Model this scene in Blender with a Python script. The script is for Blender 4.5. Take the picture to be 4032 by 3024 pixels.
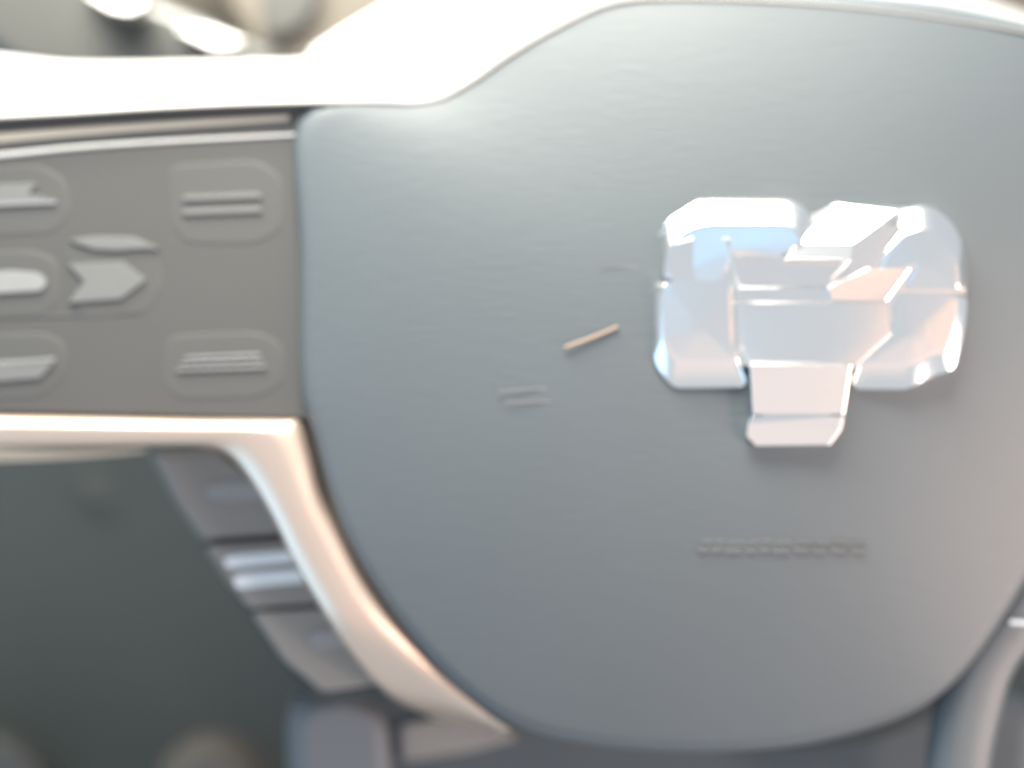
import bpy, math, random
from mathutils import Vector

random.seed(4)
for o in list(bpy.data.objects):
    bpy.data.objects.remove(o)
scn = bpy.context.scene
COL = scn.collection

# ------------------------------------------------------------------ camera
D = 0.30                      # camera distance to the front of the wheel hub (m)
S = 0.205 / 1024.0            # metres per picture pixel at that distance
cam = bpy.data.cameras.new("camera")
cam.sensor_width = 36.0
cam.lens = 36.0 * D / 0.205
cam.clip_start = 0.01
cam.clip_end = 50.0
cam.dof.use_dof = True
cam.dof.focus_distance = 0.262
cam.dof.aperture_fstop = 3.6
camo = bpy.data.objects.new("camera", cam)
COL.objects.link(camo)
camo.location = (0, -D, 0)
camo.rotation_euler = (math.radians(90), 0, 0)
scn.camera = camo

# ------------------------------------------------------------------ ambient light of the bright cabin
w = bpy.data.worlds.new("World")
scn.world = w
w.use_nodes = True
bg = w.node_tree.nodes["Background"]
bg.inputs[0].default_value = (0.90, 0.97, 1.03, 1)
bg.inputs[1].default_value = 0.66


def area(name, loc, target, sx, sy, power, col):
    l = bpy.data.lights.new(name, 'AREA')
    l.shape = 'RECTANGLE'
    l.size, l.size_y, l.energy, l.color = sx, sy, power, col
    o = bpy.data.objects.new(name, l)
    COL.objects.link(o)
    o.location = loc
    o.rotation_euler = (Vector(target) - Vector(loc)).to_track_quat('-Z', 'Y').to_euler()
    return o


area("windshield_light", (-0.22, 0.34, 0.62), (-0.02, 0.02, 0.06), 0.50, 0.30, 26.0, (1.0, 0.965, 0.88))
area("cover_fill_light", (-0.065, -0.085, 0.25), (-0.02, 0, 0.06), 0.34, 0.10, 4.3, (1.0, 0.935, 0.80))  # unseen lamp added to brighten the cover towards its top
area("side_window_light", (-0.60, -0.24, -0.22), (0, 0, -0.05), 0.50, 0.50, 1.3, (0.35, 0.70, 1.0))
area("right_fill_light", (0.62, -0.22, -0.28), (0.10, 0, -0.05), 0.40, 0.40, 4.5, (1.0, 0.78, 0.68))  # pinkish fill lamp added to warm the right of the cover
spl = bpy.data.lights.new("pink_fill_light", 'SPOT')  # added spot that makes the warm pink patch on the cover's lower right
spl.energy, spl.color, spl.spot_size, spl.spot_blend, spl.shadow_soft_size = 7.0, (1.0, 0.72, 0.58), math.radians(30), 1.0, 0.05
spo = bpy.data.objects.new("pink_fill_light", spl)
COL.objects.link(spo)
spo.location = (0.42, -0.34, -0.10)
spo.rotation_euler = (Vector((0.098, 0, -0.022)) - spo.location).to_track_quat('-Z', 'Y').to_euler()
area("cabin_bounce_light", (-0.02, -0.92, -0.42), (-0.01, 0, -0.05), 0.9, 0.8, 0.68, (1.0, 0.58, 0.38))  # added warm lamp behind the camera for peach reflections in the metal
area("blue_reflex_light", (-0.08, -0.95, 0.18), (0.06, 0, 0.02), 0.24, 0.28, 0.12, (0.15, 0.55, 1.0))  # added blue lamp, placed to reflect in the left horn
area("orange_reflex_light", (0.40, -0.80, -0.04), (0.06, 0, 0.02), 0.24, 0.30, 0.15, (1.0, 0.40, 0.12))  # added orange lamp, placed to reflect in the emblem's cheek

scn.view_settings.view_transform = 'Standard'
scn.view_settings.look = 'None'
scn.view_settings.exposure = 0.12
scn.view_settings.gamma = 1.0
scn.view_settings.use_curve_mapping = False
scn.render.engine = 'CYCLES'
scn.render.resolution_x, scn.render.resolution_y = 1024, 768


# ------------------------------------------------------------------ materials
def mat(name, col, rough=0.6, metal=0.0, spec=0.4, grain=0.0, gscale=(900, 900, 900), var=0.0, vscale=30, coat=0.0):
    m = bpy.data.materials.new(name)
    m.use_nodes = True
    nt = m.node_tree
    b = nt.nodes["Principled BSDF"]
    b.inputs["Base Color"].default_value = (*col, 1)
    b.inputs["Roughness"].default_value = rough
    b.inputs["Metallic"].default_value = metal
    b.inputs["Specular IOR Level"].default_value = spec
    b.inputs["Coat Weight"].default_value = coat
    tc = nt.nodes.new("ShaderNodeTexCoord")
    if grain > 0:
        mp = nt.nodes.new("ShaderNodeMapping")
        mp.inputs["Scale"].default_value = gscale
        n = nt.nodes.new("ShaderNodeTexNoise")
        n.inputs["Scale"].default_value = 1.0
        n.inputs["Detail"].default_value = 3.0
        bp = nt.nodes.new("ShaderNodeBump")
        bp.inputs["Strength"].default_value = grain
        bp.inputs["Distance"].default_value = 0.0004
        nt.links.new(tc.outputs["Object"], mp.inputs[0])
        nt.links.new(mp.outputs[0], n.inputs["Vector"])
        nt.links.new(n.outputs[0], bp.inputs["Height"])
        nt.links.new(bp.outputs[0], b.inputs["Normal"])
    if var > 0:
        n2 = nt.nodes.new("ShaderNodeTexNoise")
        n2.inputs["Scale"].default_value = vscale
        n2.inputs["Detail"].default_value = 5.0
        mr = nt.nodes.new("ShaderNodeMapRange")
        mr.inputs[3].default_value = 1.0 - var
        mr.inputs[4].default_value = 1.0 + var
        mx = nt.nodes.new("ShaderNodeMix")
        mx.data_type = 'RGBA'
        mx.blend_type = 'MULTIPLY'
        mx.inputs[0].default_value = 1.0
        mx.inputs[6].default_value = (*col, 1)
        nt.links.new(tc.outputs["Object"], n2.inputs["Vector"])
        nt.links.new(n2.outputs[0], mr.inputs[0])
        nt.links.new(mr.outputs[0], mx.inputs[7])
        nt.links.new(mx.outputs[2], b.inputs["Base Color"])
    return m


M = {}
M['vinyl'] = mat("vinyl", (0.092, 0.111, 0.126), 0.50, spec=0.45, grain=0.24, gscale=(190, 500, 1900), var=0.05)
M['shoulder'] = mat("sunlit_vinyl", (0.25, 0.25, 0.25), 0.55, spec=0.4, grain=0.15)  # same vinyl as the cover, with sunlight put into its paler base
M['panel'] = mat("panel_plastic", (0.080, 0.081, 0.082), 0.5, spec=0.35, grain=0.10, var=0.04)
M['button'] = mat("button_rubber", (0.083, 0.085, 0.086), 0.5, spec=0.45, grain=0.08, var=0.04)
M['icon'] = mat("icon_paint", (0.15, 0.157, 0.16), 0.5, var=0.05, vscale=200)
M['icon_bright'] = mat("icon_white_paint", (0.235, 0.245, 0.255), 0.45, var=0.06, vscale=200)
M['glint_chip'] = mat('glint_paint', (0.33, 0.32, 0.30), 0.4, var=0.05)
M['pod'] = mat('pod_rubber', (0.20, 0.196, 0.192), 0.5, grain=0.08, var=0.04)
M['pod_icon'] = mat('pod_icon_paint', (0.60, 0.66, 0.72), 0.45, var=0.06, vscale=200)
M['spoke'] = mat('shaded_spoke_vinyl', (0.058, 0.074, 0.088), 0.6, grain=0.1, var=0.05)  # spoke vinyl darkened to paint the shade under the cover
M['fork'] = mat('lit_spoke_vinyl', (0.135, 0.15, 0.17), 0.6, grain=0.1, var=0.05)  # lit copy of the spoke vinyl, its brightness put into the colour
M['mark'] = mat('moulded_mark', (0.105, 0.115, 0.122), 0.55)
M['scuff'] = mat('scuff', (0.15, 0.165, 0.175), 0.5)
M['gap'] = mat("gap_plastic", (0.06, 0.065, 0.07), 0.6)
M['chrome'] = mat("polished_metal", (0.87, 0.87, 0.87), 0.17, 1.0, grain=0.03, var=0.03)
M['satin'] = mat("satin_metal", (0.74, 0.61, 0.52), 0.42, 1.0, grain=0.05, gscale=(300, 300, 1500), var=0.03)  # chrome whose peach base paints in the warm cabin reflection
M['trim'] = mat("warm_trim", (0.56, 0.52, 0.44), 0.4, 0.3, var=0.05)
M['lightline'] = mat("pale_trim", (0.52, 0.53, 0.53), 0.45, var=0.05)
M['dark'] = mat("dark_dash_vinyl", (0.046, 0.057, 0.061), 0.8, spec=0.2, grain=0.2, var=0.10, vscale=18)
M['dash'] = mat("dash_vinyl", (0.125, 0.113, 0.095), 0.6, grain=0.15, var=0.10, vscale=14)
M['hood'] = mat("hood_plastic", (0.055, 0.058, 0.057), 0.42, spec=0.5, var=0.10, vscale=22)
M['hair'] = mat("tan_fibre", (0.27, 0.205, 0.165), 0.6, var=0.1, vscale=300)


# ------------------------------------------------------------------ helpers
def at(x, y, Y=0.0):
    """picture column / row and depth behind the hub plane -> metres"""
    k = S * (D + Y) / D
    return Vector(((x - 512) * k, Y, (384 - y) * k))


def mesh(name, verts, faces, m, parent=None, smooth=True, autosm=None):
    me = bpy.data.meshes.new(name)
    me.from_pydata([tuple(v) for v in verts], [], faces)
    me.materials.append(m)
    me.update()
    import bmesh
    bm = bmesh.new()
    bm.from_mesh(me)
    bmesh.ops.recalc_face_normals(bm, faces=bm.faces)
    bmesh.ops.triangulate(bm, faces=[f for f in bm.faces if len(f.verts) > 4], ngon_method='EAR_CLIP')
    bm.to_mesh(me)
    bm.free()
    me.polygons.foreach_set("use_smooth", [smooth] * len(me.polygons))
    if autosm:
        me.set_sharp_from_angle(angle=math.radians(autosm))
    o = bpy.data.objects.new(name, me)
    COL.objects.link(o)
    if parent:
        o.parent = parent
    return o


def catmull(pts, n=6, closed=True):
    out = []
    N = len(pts)
    rng = N if closed else N - 1
    for i in range(rng):
        if closed:
            p = [pts[(i + k - 1) % N] for k in range(4)]
        else:
            p = [pts[max(0, min(N - 1, i + k - 1))] for k in range(4)]
        for j in range(n):
            t = j / n
            q = []
            for c in range(len(p[0])):
                a, b, cc, d = p[0][c], p[1][c], p[2][c], p[3][c]
                q.append(0.5 * (2 * b + (cc - a) * t + (2 * a - 5 * b + 4 * cc - d) * t * t + (3 * b - a - 3 * cc + d) * t ** 3))
            out.append(tuple(q))
    if not closed:
        out.append(tuple(pts[-1]))
    return out


def round_poly(pts, r, n=4):
    """round the corners of a closed polygon"""
    out = []
    N = len(pts)
    for i in range(N):
        p0, p1, p2 = Vector(pts[i - 1]), Vector(pts[i]), Vector(pts[(i + 1) % N])
        d0, d1 = (p0 - p1), (p2 - p1)
        rr = min(r, d0.length * 0.45, d1.length * 0.45)
        a, b = p1 + d0.normalized() * rr, p1 + d1.normalized() * rr
        for k in range(n + 1):
            t = k / n
            q = a * (1 - t) ** 2 + p1 * 2 * t * (1 - t) + b * t * t
            out.append((q.x, q.y))
    return out


def inset(pts, d):
    N = len(pts)
    A = sum(pts[i][0] * pts[(i + 1) % N][1] - pts[(i + 1) % N][0] * pts[i][1] for i in range(N))
    sg = 1 if A > 0 else -1
    out = []
    for i in range(N):
        p0, p1, p2 = Vector(pts[i - 1]), Vector(pts[i]), Vector(pts[(i + 1) % N])
        e0, e1 = p1 - p0, p2 - p1
        if e0.length < 1e-6: e0 = e1
        if e1.length < 1e-6: e1 = e0
        e0.normalize(); e1.normalize()
        n = Vector((-(e0.y + e1.y), e0.x + e1.x))
        if n.length < 1e-6: n = Vector((-e0.y, e0.x))
        n.normalize()
        out.append((p1.x + n.x * d * sg, p1.y + n.y * d * sg))
    return out


PSH = 0.0


def slab(name, pts, Yf, thick, bevel, m, parent=None, steps=4, bdepth=None):
    """solid with the outline pts (picture px), front at depth Yf, rounded front edge (bevel in px)"""
    bd = bevel * S if bdepth is None else bdepth
    rings = [[at(x, y, Yf + thick) for x, y in pts]]
    for k in range(steps + 1):
        a = math.pi / 2 * k / steps
        dd = bevel * (1 - math.cos(a))
        if bevel >= 5:
            cx = sum(p[0] for p in pts) / len(pts); cy = sum(p[1] for p in pts) / len(pts)
            mr = sum(math.hypot(p[0] - cx, p[1] - cy) for p in pts) / len(pts)
            kk = 1 - dd / mr
            ip = [(cx + (p[0] - cx) * kk, cy + (p[1] - cy) * kk) for p in pts]
        else:
            ip = inset(pts, dd)
        rings.append([at(x, y, Yf + bd * (1 - math.sin(a))) for x, y in ip])
    N = len(pts)
    verts = [v for r in rings for v in r]
    faces = []
    for r in range(len(rings) - 1):
        for i in range(N):
            j = (i + 1) % N
            faces.append((r * N + i, r * N + j, (r + 1) * N + j, (r + 1) * N + i))
    faces.append(tuple((len(rings) - 1) * N + i for i in range(N)))
    faces.append(tuple(range(N))[::-1])
    o = mesh(name, verts, faces, m, parent, True, 50)
    wn = o.modifiers.new('normals', 'WEIGHTED_NORMAL'); wn.keep_sharp = True; wn.weight = 100
    return o


def bar(name, path, width, Yf, m, parent=None, seg=8, flat=0.5, taper=None):
    """rounded strip along a path of (x, y) picture points"""
    P = catmull(path, 6, False) if len(path) > 2 else path
    verts, faces = [], []
    N = len(P)
    for i, p in enumerate(P):
        a = Vector(P[max(0, i - 1)]); b = Vector(P[min(N - 1, i + 1)])
        t = (b - a).normalized()
        nrm = Vector((-t.y, t.x))
        wd = width if taper is None else width * taper(i / (N - 1))
        for k in range(seg):
            an = 2 * math.pi * k / seg
            off = nrm * (math.cos(an) * wd / 2)
            v = at(p[0] + off.x, p[1] + off.y, Yf)
            v.y -= math.sin(an) * wd / 2 * flat * S
            verts.append(v)
    for i in range(N - 1):
        for k in range(seg):
            kk = (k + 1) % seg
            faces.append((i * seg + k, i * seg + kk, (i + 1) * seg + kk, (i + 1) * seg + k))
    faces.append(tuple(range(seg))); faces.append(tuple((N - 1) * seg + k for k in range(seg)))
    return mesh(name, verts, faces, m, parent, True, 60)


def empty(name, loc=(0, 0, 0)):
    o = bpy.data.objects.new(name, None)
    COL.objects.link(o)
    o.empty_display_size = 0.02
    return o


def tag(o, label, cat=None, kind=None, group=None):
    if label: o["label"] = label
    if cat: o["category"] = cat
    if kind: o["kind"] = kind
    if group: o["group"] = group
    return o


# ------------------------------------------------------------------ setting behind the wheel
def sheet(name, corners, Yfun, m, nx=24, ny=16):
    (x0, y0, x1, y1) = corners
    verts, faces = [], []
    for j in range(ny + 1):
        for i in range(nx + 1):
            x = x0 + (x1 - x0) * i / nx
            y = y0 + (y1 - y0) * j / ny
            verts.append(at(x, y, Yfun(x, y)))
    for j in range(ny):
        for i in range(nx):
            a = j * (nx + 1) + i
            faces.append((a, a + 1, a + nx + 2, a + nx + 1))
    o = mesh(name, verts, faces, m, None, True)
    so = o.modifiers.new("thick", 'SOLIDIFY'); so.thickness = 0.004
    return o


tag(sheet("dashboard", (-500, -110, 1500, 330), lambda x, y: 0.17 - 0.03 * math.cos((y + 110) / 440 * math.pi), M['dash']), None, kind='structure')
knee = tag(sheet("knee_panel", (-500, 330, 1500, 1150), lambda x, y: 0.135 + 0.015 * math.sin(x / 160) + 0.02 * math.cos((y - 500) / 200), M['dark']), None, kind='structure')
for a_, b_, y_ in ((72, 104, 480), (81, 112, 494)):  # two faint streaks on the knee panel, shaped as thin bars
    bar("faint_streak", [(a_, y_ + 1), ((a_ + b_) / 2, y_), (b_, y_ + 1)], 7, 0.155, M['hood'], knee, taper=lambda t: 0.35 + 0.65 * math.sin(math.pi * t))

# ------------------------------------------------------------------ steering wheel
wheel = tag(empty("steering_wheel"), "grey steering wheel hub with silver emblem, switch spoke and satin metal trim", "steering wheel")

# shoulder: the sunlit upper surface of hub and spoke
pairs = [((-80, 125), (-80, 50)), ((0, 120), (12, 60)), ((70, 116), (70, 66)), ((150, 111), (150, 66)), ((230, 107), (230, 64)), ((300, 105), (302, 62.5)),
         ((370, 104), (314, 50)), ((430, 104), (345, 30)), ((470, 86), (395, 0)), ((510, 58), (440, -32)), ((560, 29), (500, -58)),
         ((615, 5), (580, -78)), ((680, 1), (670, -84)), ((760, 3), (760, -76)), ((860, 10), (870, -46)), ((940, 20), (985, 0)),
         ((1024, 34), (1040, 20)), ((1110, 56), (1110, 45))]
F = catmull([p[0] for p in pairs], 4, False)
B = catmull([p[1] for p in pairs], 4, False)
verts, faces = [], []
R = 8
for f, b in zip(F, B):
    for k in range(R + 1):
        t = k / R
        ff = min(1.0, max(0.0, (f[0] - 280) / 120))
        y0 = -0.0045 - 0.0008 * ff
        Y = y0 + (0.043 - y0) * t ** 1.15
        verts.append(at(f[0] + (b[0] - f[0]) * t, f[1] + (b[1] - f[1]) * t, Y))
    verts.append(at(b[0], b[1] + 12, 0.052))
    verts.append(at(b[0], b[1] + 80, 0.054))
RR = R + 3
for i in range(len(F) - 1):
    for k in range(RR - 1):
        a = i * RR + k
        faces.append((a, a + 1, a + RR + 1, a + RR))
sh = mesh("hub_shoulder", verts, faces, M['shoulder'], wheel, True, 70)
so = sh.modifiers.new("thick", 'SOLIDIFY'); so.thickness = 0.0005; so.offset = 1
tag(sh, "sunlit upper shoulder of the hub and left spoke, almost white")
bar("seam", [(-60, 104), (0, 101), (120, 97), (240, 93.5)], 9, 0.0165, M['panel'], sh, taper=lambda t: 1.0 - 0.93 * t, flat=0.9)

# padded centre cover
OUT = [(297, 118), (300, 250), (301, 380), (312, 430), (338, 520), (372, 585), (415, 642), (462, 690), (520, 727), (600, 745), (700, 751),
       (790, 746), (870, 728), (920, 708), (960, 676), (1005, 615), (1060, 520), (1110, 420), (1120, 250), (1110, 120), (1060, 55),
       (960, 22), (860, 9), (760, 3), (680, 2), (615, 6), (560, 30), (500, 66), (445, 103), (370, 108)]
OUT = [(735 + (x - 735) * 1.035, 375 + (y - 375) * 1.035) if y < 112 else (x, y) for x, y in OUT]
OC = catmull(OUT, 4)
C0 = (735, 375)
ts = [1.0, 1.0, 0.998, 0.996, 0.993, 0.990, 0.986, 0.981, 0.975, 0.965, 0.955, 0.94, 0.92, 0.89, 0.85, 0.8, 0.74, 0.66, 0.57, 0.47, 0.36, 0.24, 0.12]
def domeY(t):
    return -0.013 + 0.0085 * t ** 2.4 + 0.0022 * max(0, (t - 0.975) / 0.025) ** 2.4
verts, faces = [], []
for q, t in enumerate(ts):
    Y = domeY(t) if q else 0.022
    ring = OC
    for _ in range(int((1 - t) * 160)):
        ring = [((ring[i - 1][0] + 2 * ring[i][0] + ring[(i + 1) % len(ring)][0]) / 4, (ring[i - 1][1] + 2 * ring[i][1] + ring[(i + 1) % len(ring)][1]) / 4) for i in range(len(ring))]
    for x, y in ring:
        verts.append(at(C0[0] + (x - C0[0]) * t, C0[1] + (y - C0[1]) * t, Y))
N = len(OC)
for r in range(len(ts) - 1):
    for i in range(N):
        j = (i + 1) % N
        faces.append((r * N + i, r * N + j, (r + 1) * N + j, (r + 1) * N + i))
verts.append(at(*C0, domeY(0)))
for i in range(N):
    faces.append(((len(ts) - 1) * N + i, (len(ts) - 1) * N + (i + 1) % N, len(verts) - 1))
cover = mesh("centre_cover", verts, faces, M['vinyl'], wheel, True)
tag(cover, "grey grained padded cover over the middle of the wheel")

def coverY(x, y):
    """depth of the cover surface at a picture point (approximate radial lookup)"""
    dx, dy = x - C0[0], y - C0[1]
    best = None
    ang = math.atan2(dy, dx)
    for ox, oy in OC:
        a = math.atan2(oy - C0[1], ox - C0[0])
        d = abs((a - ang + math.pi) % (2 * math.pi) - math.pi)
        if best is None or d < best[0]:
            best = (d, math.hypot(ox - C0[0], oy - C0[1]))
    return domeY(math.hypot(dx, dy) / best[1])

# small moulded marks on the cover: unreadable line of lettering below the emblem, faint scuffs
x = 700.0
k = 0
while x < 862:
    wd = random.uniform(9, 17)
    y = 545.5 + random.uniform(-0.6, 0.6)
    Yc = coverY(x, y)
    slab("moulded_mark", round_poly([(x, y - 4.5), (x + wd, y - 4.8), (x + wd, y - 1.2), (x, y - 1.0)], 1.2, 2), Yc - 0.00003, 0.001, 0.4, M['mark'], cover)
    slab("moulded_mark", round_poly([(x - 3, y + 3.0), (x + wd - 2, y + 2.6), (x + wd - 2, y + 7.2), (x - 3, y + 7.4)], 1.2, 2), Yc - 0.00003, 0.001, 0.4, M['mark'], cover)
    x += wd + random.uniform(2, 5)
    k += 1
bar("scuff", [(498, 391), (530, 389), (566, 388)], 2.2, coverY(530, 389) - 0.0001, M['scuff'], cover, flat=0.12)
bar("scuff", [(505, 402), (535, 401.5), (562, 401)], 2.0, coverY(535, 402) - 0.0001, M['scuff'], cover, flat=0.12)
bar("scuff", [(600, 267), (625, 266.5), (652, 267.5)], 1.6, coverY(625, 267) - 0.0001, M['scuff'], cover, flat=0.12)

# ---- left spoke: switch panel with its edge bands
panel = slab("switch_panel", [(-90, 130), (0, 124), (150, 114), (330, 106), (330, 424), (300, 419), (150, 416), (0, 413), (-90, 412)], 0.0020, 0.012, 4, M['panel'], wheel)
tag(panel, "grey switch panel on the left spoke")
bar("edge_trim", [(-90, 151), (0, 141.5), (90, 134), (190, 127), (292, 121)], 12, 0.0018, M['trim'], panel, taper=lambda t: 1.0 - 0.55 * t, flat=0.5)
bar("edge_groove", [(-90, 161), (0, 151), (90, 143), (190, 136), (292, 130)], 8, 0.0018, M['gap'], panel, taper=lambda t: 1.0 - 0.6 * t, flat=0.15)
bar("edge_line", [(-90, 169), (0, 159), (90, 150), (190, 143.5), (300, 138)], 6, 0.0018, M['lightline'], panel, taper=lambda t: 1.0 - 0.5 * t, flat=0.5)

# push buttons
rb = slab("rocker_button", round_poly([(70, 243), (98, 238), (140, 239), (164, 252), (168, 290), (150, 316), (84, 320)], 10), 0.00188, 0.004, 7, M['button'], panel, 4, 0.0001)
cb = slab("centre_button", round_poly([(-60, 254), (40, 252), (64, 262), (66, 300), (50, 317), (-60, 322)], 10), 0.00188, 0.004, 6, M['button'], panel, 4, 0.0001)
ub = slab("rocker_button", round_poly([(-60, 172), (46, 168), (72, 182), (78, 214), (60, 236), (-60, 240)], 12), 0.00188, 0.004, 6, M['button'], panel, 4, 0.0001)
db = slab("rocker_button", round_poly([(-60, 336), (52, 333), (74, 346), (70, 378), (48, 398), (-60, 402)], 12), 0.00188, 0.004, 6, M['button'], panel, 4, 0.0001)
sb1 = slab("push_button", round_poly([(172, 168), (262, 163), (286, 180), (286, 232), (262, 246), (190, 246), (176, 228)], 14), 0.00188, 0.004, 6, M['button'], panel, 4, 0.0001)
sb2 = slab("push_button", round_poly([(170, 336), (262, 332), (288, 346), (288, 384), (262, 398), (182, 400), (166, 384)], 14), 0.00188, 0.004, 6, M['button'], panel, 4, 0.0001)

def icon(name, pts, Y, m, r=2.0, parent=panel):
    return slab(name, round_poly(pts, r, 3), Y, 0.0009, 0.4, m, parent)

icon("arrow_icon", [(74, 266), (100, 264), (128, 263), (151, 281), (126, 300), (96, 302), (74, 304), (90, 283)], 0.0014, M['icon'])
icon("painted_highlight", [(74, 242), (96, 238.5), (140, 239), (165, 251), (150, 250), (122, 252), (100, 251)], 0.0014, M['icon'], 3)  # pale piece painting the catch light on the rocker's top edge
icon("button_icon", [(-40, 276), (18, 272), (44, 274), (54, 282), (48, 292), (-40, 297)], 0.0014, M['icon_bright'], 5)
icon("arrow_icon", [(-40, 188), (44, 186), (34, 196), (62, 203), (-40, 206)], 0.0014, M['icon'], 2)
icon("icon_line", [(-40, 205), (62, 202.5), (62, 206), (-40, 210)], 0.0014, M['icon_bright'], 1)
icon("arrow_icon", [(-40, 368), (62, 361), (46, 378), (-40, 385)], 0.0014, M['icon'], 2)
icon("icon_line", [(-40, 364), (62, 358.5), (60, 363), (-40, 369)], 0.0014, M['icon_bright'], 1)
for yy in (197, 211):
    icon("icon_line", [(188, yy + 1), (262, yy - 2), (266, yy + 3), (186, yy + 6)], 0.0014, M['icon'], 2)
for q, yy in enumerate((356, 361.5, 368)):
    icon("icon_line", [(190 - 4 * q, yy + 1), (262 + 3 * q, yy - 2.2), (264 + 3 * q, yy + 0.3), (188 - 4 * q, yy + 3.4)], 0.0014, M['icon_bright'], 1)
bar("panel_seam", [(-60, 324), (0, 319), (60, 317), (145, 314.5)], 4, 0.0020, M['gap'], panel, flat=0.25)

# ---- satin metal bezel: level bar under the panel, then the curved arm beside the cover
up = [(-90, 411), (0, 412), (100, 414), (200, 416), (290, 417), (308, 421), (318, 450), (328, 490), (346, 525), (372, 575), (405, 620), (440, 662), (478, 700), (512, 726)]
lo = [(-90, 446), (0, 446.5), (100, 445.5), (160, 444.5), (208, 445), (232, 455), (252, 478), (274, 515), (296, 560), (322, 605), (352, 650), (388, 690), (436, 714), (490, 731)]
U = catmull(up, 5, False); L = catmull(lo, 5, False)
verts, faces = [], []
prof = [(0.0, 0.014), (0.0, 0.0030), (0.08, 0.0012), (0.20, -0.0006), (0.36, -0.0017), (0.46, -0.0020), (0.70, -0.0018), (0.94, -0.0013), (0.985, -0.0002), (1.0, 0.002), (1.0, 0.014)]
for q, (u, l) in enumerate(zip(U, L)):
    e = max(0.0, (q / (len(U) - 1) - 0.70) / 0.30)
    for t, Y in prof:
        verts.append(at(u[0] + (l[0] - u[0]) * t, u[1] + (l[1] - u[1]) * t, Y + (0.018 * t + 0.002) * e * e * (3 - 2 * e)))
PN = len(prof)
for i in range(len(U) - 1):
    for k in range(PN - 1):
        a = i * PN + k
        faces.append((a, a + 1, a + PN + 1, a + PN))
bez = mesh("bezel", verts, faces, M['satin'], wheel, True, 60)
tag(bez, "satin metal strip, its colour tinted with peach reflected light, running under the switches and down beside the cover")
bar("under_lip", [(-90, 454), (0, 455), (80, 453), (150, 449)], 12, 0.016, M['trim'], bez, taper=lambda t: 1.0 - 0.7 * t ** 2, flat=0.5)

panel.location.y = -0.004
bez.location.y = -0.003

# mirrored arm at the lower right of the cover
up2 = [(1050, 500), (1010, 570), (974, 625), (948, 665), (934, 705), (926, 760), (922, 820)]
lo2 = [(1105, 530), (1065, 600), (1035, 640), (1012, 675), (1000, 715), (990, 765), (986, 820)]
U = catmull(up2, 5, False); L = catmull(lo2, 5, False)
verts, faces = [], []
for u, l in zip(U, L):
    for t, Y in prof:
        verts.append(at(u[0] + (l[0] - u[0]) * t, u[1] + (l[1] - u[1]) * t, Y + 0.0008))
for i in range(len(U) - 1):
    for k in range(PN - 1):
        a = i * PN + k
        faces.append((a, a + 1, a + PN + 1, a + PN))
stp = tag(mesh("bezel", verts, faces, M['vinyl'], wheel, True, 60), "grey edge strip at the lower right of the cover")

bar("edge_mark", [(1010, 622), (1026, 623), (1042, 625)], 4, -0.0025, M['pod_icon'], stp, flat=0.3)

# ---- lower switch pod: three buttons stepping down beside the curved arm
pod1 = slab("pod_button", round_poly([(150, 452), (215, 446), (270, 486), (300, 536), (204, 542), (178, 505)], 10), 0.010, 0.03, 9, M['pod'], wheel, 6, 0.005)
pod2 = slab("pod_button", round_poly([(205, 545), (300, 539), (345, 602), (250, 609), (226, 578)], 8), 0.010, 0.03, 5, M['pod'], wheel, 6, 0.0015)
pod3 = slab("pod_button", round_poly([(251, 612), (345, 605), (385, 648), (420, 678), (322, 692), (284, 660)], 8), 0.010, 0.03, 5, M['pod'], wheel, 6, 0.0015)
slab("pod_base", round_poly([(160, 455), (300, 440), (420, 700), (310, 700), (215, 560)], 10), 0.016, 0.03, 8, M['dark'], wheel)
icon("button_icon", [(204, 487), (222, 482), (262, 482), (268, 500), (222, 502), (208, 497)], 0.0094, M['icon_bright'], 6, pod1)
icon("button_icon", [(224, 558), (236, 555), (318, 549), (318, 560), (236, 568), (226, 567)], 0.0092, M['pod_icon'], 2, pod2)
icon("button_icon", [(233, 577), (246, 573), (322, 567), (326, 580), (246, 588), (236, 588)], 0.0092, M['pod_icon'], 2, pod2)
icon("button_icon", [(308, 634), (320, 631), (362, 627), (372, 644), (330, 650), (314, 649)], 0.0094, M['icon_bright'], 4, pod3)

# ---- lower spoke below the cover
lsp = slab("lower_spoke", round_poly([(290, 692), (350, 684), (440, 704), (560, 738), (740, 752), (900, 740), (1010, 690), (1060, 720), (1040, 900), (300, 900)], 20), 0.036, 0.03, 26, M['spoke'], wheel, 6, 0.012)
tag(lsp, "dim grey lower spoke showing under the bottom edge of the cover")
slab("spoke_web", round_poly([(398, 722), (480, 716), (520, 738), (470, 752), (400, 762)], 10), 0.0335, 0.01, 8, M['pod'], lsp)
slab("spoke_fork", round_poly([(286, 700), (345, 680), (392, 712), (398, 860), (292, 860)], 40, 8), 0.031, 0.02, 26, M['fork'], lsp, 8, 0.012)

# ------------------------------------------------------------------ silver emblem (part of the wheel)
EB = -0.0098         # depth the emblem pieces reach into the cover


def E(x, y):         # emblem drawing units -> picture px
    return (609.5 + x * 0.18738, 165.1 + y * 0.18738)


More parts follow.
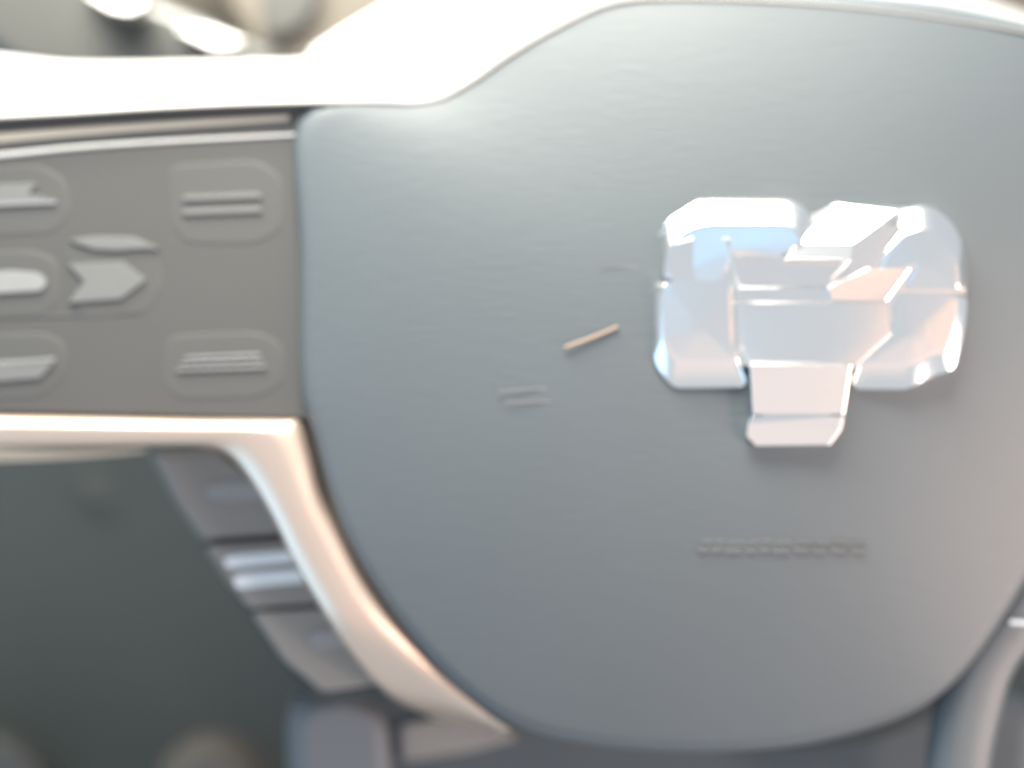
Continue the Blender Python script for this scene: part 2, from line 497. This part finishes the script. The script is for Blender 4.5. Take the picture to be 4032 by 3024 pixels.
def facets(name, V, polys, parent, m=None, bev=0.0002):
    """V: {key: (x, y, height mm)}, polys: lists of keys; walls are added around the outside"""
    keys = list(V)
    idx = {k: i for i, k in enumerate(keys)}
    verts = []
    for k in keys:
        x, y, h = V[k]
        px, py = E(x, y)
        verts.append(at(px, py, -0.0112 - h * 0.001))
    faces = [tuple(idx[k] for k in p) for p in polys]
    edges = {}
    for f in faces:
        for i in range(len(f)):
            e = (f[i], f[(i + 1) % len(f)])
            edges[e] = edges.get(e, 0) + 1
    bound = [e for e in edges if (e[1], e[0]) not in edges]
    low = {}
    for a, b in bound:
        for q in (a, b):
            if q not in low:
                x, y, h = V[keys[q]]
                px, py = E(x, y)
                low[q] = len(verts)
                verts.append(at(px, py, EB))
    for a, b in bound:
        faces.append((b, a, low[a], low[b]))
    nxt = {a: b for a, b in bound}
    st = bound[0][0]; loop = [st]; c = nxt[st]
    while c != st and len(loop) < 200:
        loop.append(c); c = nxt[c]
    faces.append(tuple(low[q] for q in loop))
    o = mesh(name, verts, faces, m or M['chrome'], parent, True, 12)
    bm_ = o.modifiers.new("bevel", 'BEVEL')
    bm_.width = bev; bm_.segments = 3; bm_.limit_method = 'ANGLE'; bm_.angle_limit = math.radians(9)
    bm_.harden_normals = True
    return o


outline = [(262, 360), (335, 275), (470, 190), (1000, 190), (1078, 275), (1200, 208), (1740, 228), (1830, 308), (1900, 432), (1905, 680), (1870, 950),
           (1830, 1095), (1700, 1130), (1600, 1192), (1285, 1190), (1245, 1330), (1232, 1400), (1170, 1488), (785, 1492), (740, 1440), (748, 1190), (340, 1182), (290, 1115), (242, 1045), (250, 640)]
emb = slab("emblem", [E(*p) for p in outline], -0.0120, 0.003, 1.5, M['chrome'], wheel)
tag(emb, "faceted silver emblem with two horned arches, a V notch and a muzzle")

slab("inner_plate", [E(*p) for p in [(330, 420), (620, 340), (900, 300), (1080, 330), (1300, 300), (1600, 330), (1800, 480), (1800, 900), (1560, 1060), (1200, 1090), (1180, 1380), (820, 1380), (800, 1080), (400, 1040), (330, 900)]], -0.0112 - 0.0036, 0.004, 1.0, M['chrome'], emb)

def pad(name, pts, h, bx, by, bd, anchor, tilt, parent):
    """metal lobe with a chamfered rim: outline in emblem units, height mm, chamfer px, tilt mm per 100 units (x, y)"""
    P = round_poly([E(*p) for p in round_poly(pts, 60, 4)], 6, 3)
    cx = sum(p[0] for p in P) / len(P); cy = sum(p[1] for p in P) / len(P)
    x0, x1 = min(p[0] for p in P), max(p[0] for p in P)
    y0, y1 = min(p[1] for p in P), max(p[1] for p in P)
    ax = (x0 + x1) / 2
    ay = y1 if anchor == 'bottom' else y0
    rings = [[at(x, y, EB) for x, y in P]]
    def Yat(x, y, d):
        return -0.0112 - 0.001 * (h + tilt[0] * (x - cx) / 18.7 + tilt[1] * (y - cy) / 18.7) + d
    for u, d in ((0.0, 1.0), (0.04, 0.90), (0.10, 0.82), (0.85, 0.09), (0.93, 0.025), (1.0, 0.0)):
        kx = 1 - 2 * bx * u / (x1 - x0); ky = 1 - by * u / (y1 - y0)
        pp = [(ax + (p[0] - ax) * kx, ay + (p[1] - ay) * ky) for p in P]
        rings.append([at(x, y, Yat(x, y, bd * d)) for x, y in pp])
    mx = sum(p[0] for p in pp) / len(pp); my = sum(p[1] for p in pp) / len(pp)
    for f in (0.9, 0.6, 0.3):
        qq = [(mx + (p[0] - mx) * f, my + (p[1] - my) * f) for p in pp]
        rings.append([at(x, y, Yat(x, y, -0.0002 * (1 - f))) for x, y in qq])
    N = len(P)
    V = [v for r in rings for v in r] + [at(mx, my, Yat(mx, my, -0.0002))]
    F = [(r * N + i, r * N + (i + 1) % N, (r + 1) * N + (i + 1) % N, (r + 1) * N + i) for r in range(len(rings) - 1) for i in range(N)]
    F += [((len(rings) - 1) * N + i, (len(rings) - 1) * N + (i + 1) % N, len(V) - 1) for i in range(N)]
    F.append(tuple(range(N)))
    return mesh(name, V, F, M['chrome'], parent, True, 40)


pad("horn", [(244, 612), (258, 430), (300, 310), (390, 225), (500, 178), (960, 178), (1045, 215), (1085, 280), (1000, 375), (900, 430), (700, 420), (625, 480), (605, 612)], 4.6, 8, 27, 0.0034, 'bottom', (0.50, 0.0), emb)
pad("horn_tip", [(236, 622), (600, 622), (690, 650), (705, 1060), (748, 1185), (345, 1190), (285, 1130), (236, 1050)], 4.4, 10, 26, 0.0020, 'top', (0.10, -0.05), emb)
pad("horn", [(1420, 400), (1545, 245), (1650, 205), (1745, 222), (1835, 300), (1898, 420), (1915, 540), (1915, 668), (1560, 664), (1600, 548), (1385, 545)], 4.5, 9, 27, 0.0034, 'bottom', (0.30, -0.05), emb)
pad("horn_tip", [(1545, 680), (1916, 680), (1902, 860), (1870, 1000), (1842, 1098), (1720, 1130), (1610, 1197), (1292, 1196), (1310, 1080), (1510, 900), (1500, 740)], 4.4, 10, 24, 0.0020, 'top', (0.12, -0.03), emb)
facets("brow", {
    'A': (1082, 268, 1.4), 'B': (1205, 200, 0.8), 'C': (1545, 240, 3.0), 'D': (1300, 420, 5.9), 'E': (1005, 418, 5.2), 'F': (1292, 506, 8.4), 'G': (940, 500, 7.8)},
    [['A', 'B', 'C', 'D', 'E'], ['E', 'D', 'F', 'G']], emb)
facets("cheek", {
    'A': (1380, 550, 5.4), 'B': (1610, 550, 4.6), 'C': (1480, 726, 5.1), 'D': (1190, 716, 5.7), 'E': (1160, 650, 5.8)},
    [['A', 'B', 'C', 'D', 'E']], emb)
facets("forehead", {
    'A': (605, 390, 4.7), 'B': (935, 424, 4.5), 'C': (945, 505, 4.5), 'D': (1285, 510, 4.4), 'E': (1152, 647, 4.6), 'F': (690, 647, 4.7), 'G': (640, 500, 4.7)},
    [['A', 'B', 'C', 'F', 'G'], ['C', 'D', 'E', 'F']], emb)
facets("brow_step", {
    'A': (690, 650, 4.6), 'B': (1152, 650, 4.6), 'C': (1187, 726, 4.8), 'D': (696, 726, 4.8)}, [['A', 'B', 'C', 'D']], emb)
facets("face", {
    'A': (695, 729, 4.5), 'B': (1010, 729, 5.0), 'C': (1490, 732, 5.0), 'D': (1505, 900, 5.0), 'E': (1320, 1070, 5.1), 'F': (1010, 1055, 5.3), 'G': (750, 1055, 4.5), 'H': (700, 960, 4.4)},
    [['A', 'B', 'F', 'G', 'H'], ['B', 'C', 'D', 'E', 'F']], emb)
facets("muzzle", {
    'A': (748, 1062, 6.0), 'B': (1292, 1064, 6.0), 'C': (1252, 1332, 5.2), 'D': (765, 1332, 5.2)}, [['A', 'B', 'C', 'D']], emb)
facets("muzzle_tip", {
    'A': (760, 1338, 5.0), 'B': (1250, 1338, 5.0), 'C': (1238, 1410, 4.2), 'D': (1175, 1496, 3.6), 'E': (780, 1500, 3.6), 'F': (732, 1450, 3.9), 'G': (738, 1380, 4.2)},
    [['A', 'B', 'C', 'D', 'E', 'F', 'G']], emb)

# ------------------------------------------------------------------ other things
hair = bar("fibre", [(565, 347.5), (590, 338.5), (618, 327)], 3.4, coverY(590, 338) - 0.0004, M['hair'], None, flat=0.8)
tag(hair, "short tan fibre lying slanted on the cover left of the emblem", "fibre")

hood = tag(empty("instrument_hood"), "pale grey instrument hood with bright glints behind the spoke, top left", "instrument hood")
slab("hood_body", round_poly([(-120, -60), (60, -60), (145, 0), (214, 27), (252, 43), (300, 58), (310, 90), (120, 92), (26, 90), (-40, 40)], 16), 0.085, 0.03, 30, M['hood'], hood, 8, 0.02)
def glint_chip(pts, m):  # pale tilted chip added as a highlight on the hood
    top = min(p[1] for p in pts)
    f = [at(x, y, 0.080 - (y - top) * 0.0007) for x, y in pts]
    n = len(f)
    bk = [v + Vector((0, 0.008, 0)) for v in f]
    faces = [tuple(range(n)), tuple(range(2 * n - 1, n - 1, -1))] + [(i, (i + 1) % n, n + (i + 1) % n, n + i) for i in range(n)]
    return mesh("hood_glint", f + bk, faces, m, hood, False)


glint_chip(round_poly([(84, -10), (144, -2), (142, 4), (131, 11), (112, 8)], 3), M['glint_chip'])
glint_chip(round_poly([(177, 27), (209, 28), (244, 42), (215, 47)], 4), M['glint_chip'])

binn = tag(empty("gauge_pod"), "beige rounded gauge pod behind the wheel, between hood and bright hub shoulder", "gauge pod")
slab("pod_shell", round_poly([(205, -50), (420, -60), (420, 90), (258, 90), (246, 38), (225, 10)], 18), 0.105, 0.03, 20, M['dash'], binn, 6, 0.015)
slab("pod_lens", round_poly([(270, -40), (318, -40), (318, 6), (300, 32), (262, 40), (262, 0)], 14), 0.100, 0.008, 6, M['hood'], binn)

k1 = slab("knee_bolster", round_poly([(-90, 700), (-10, 722), (40, 745), (75, 800), (-90, 860)], 26), 0.105, 0.03, 30, M['hood'], None, 8, 0.02)
tag(k1, "pale rounded knee bolster in the lower left corner", "bolster")
k2 = slab("column_cover", round_poly([(150, 800), (168, 752), (205, 730), (245, 738), (268, 770), (270, 840), (150, 840)], 20), 0.100, 0.03, 24, M['dash'], None, 8, 0.02)
tag(k2, "dim brownish rounded column cover at the bottom edge left of the lower spoke", "column cover")
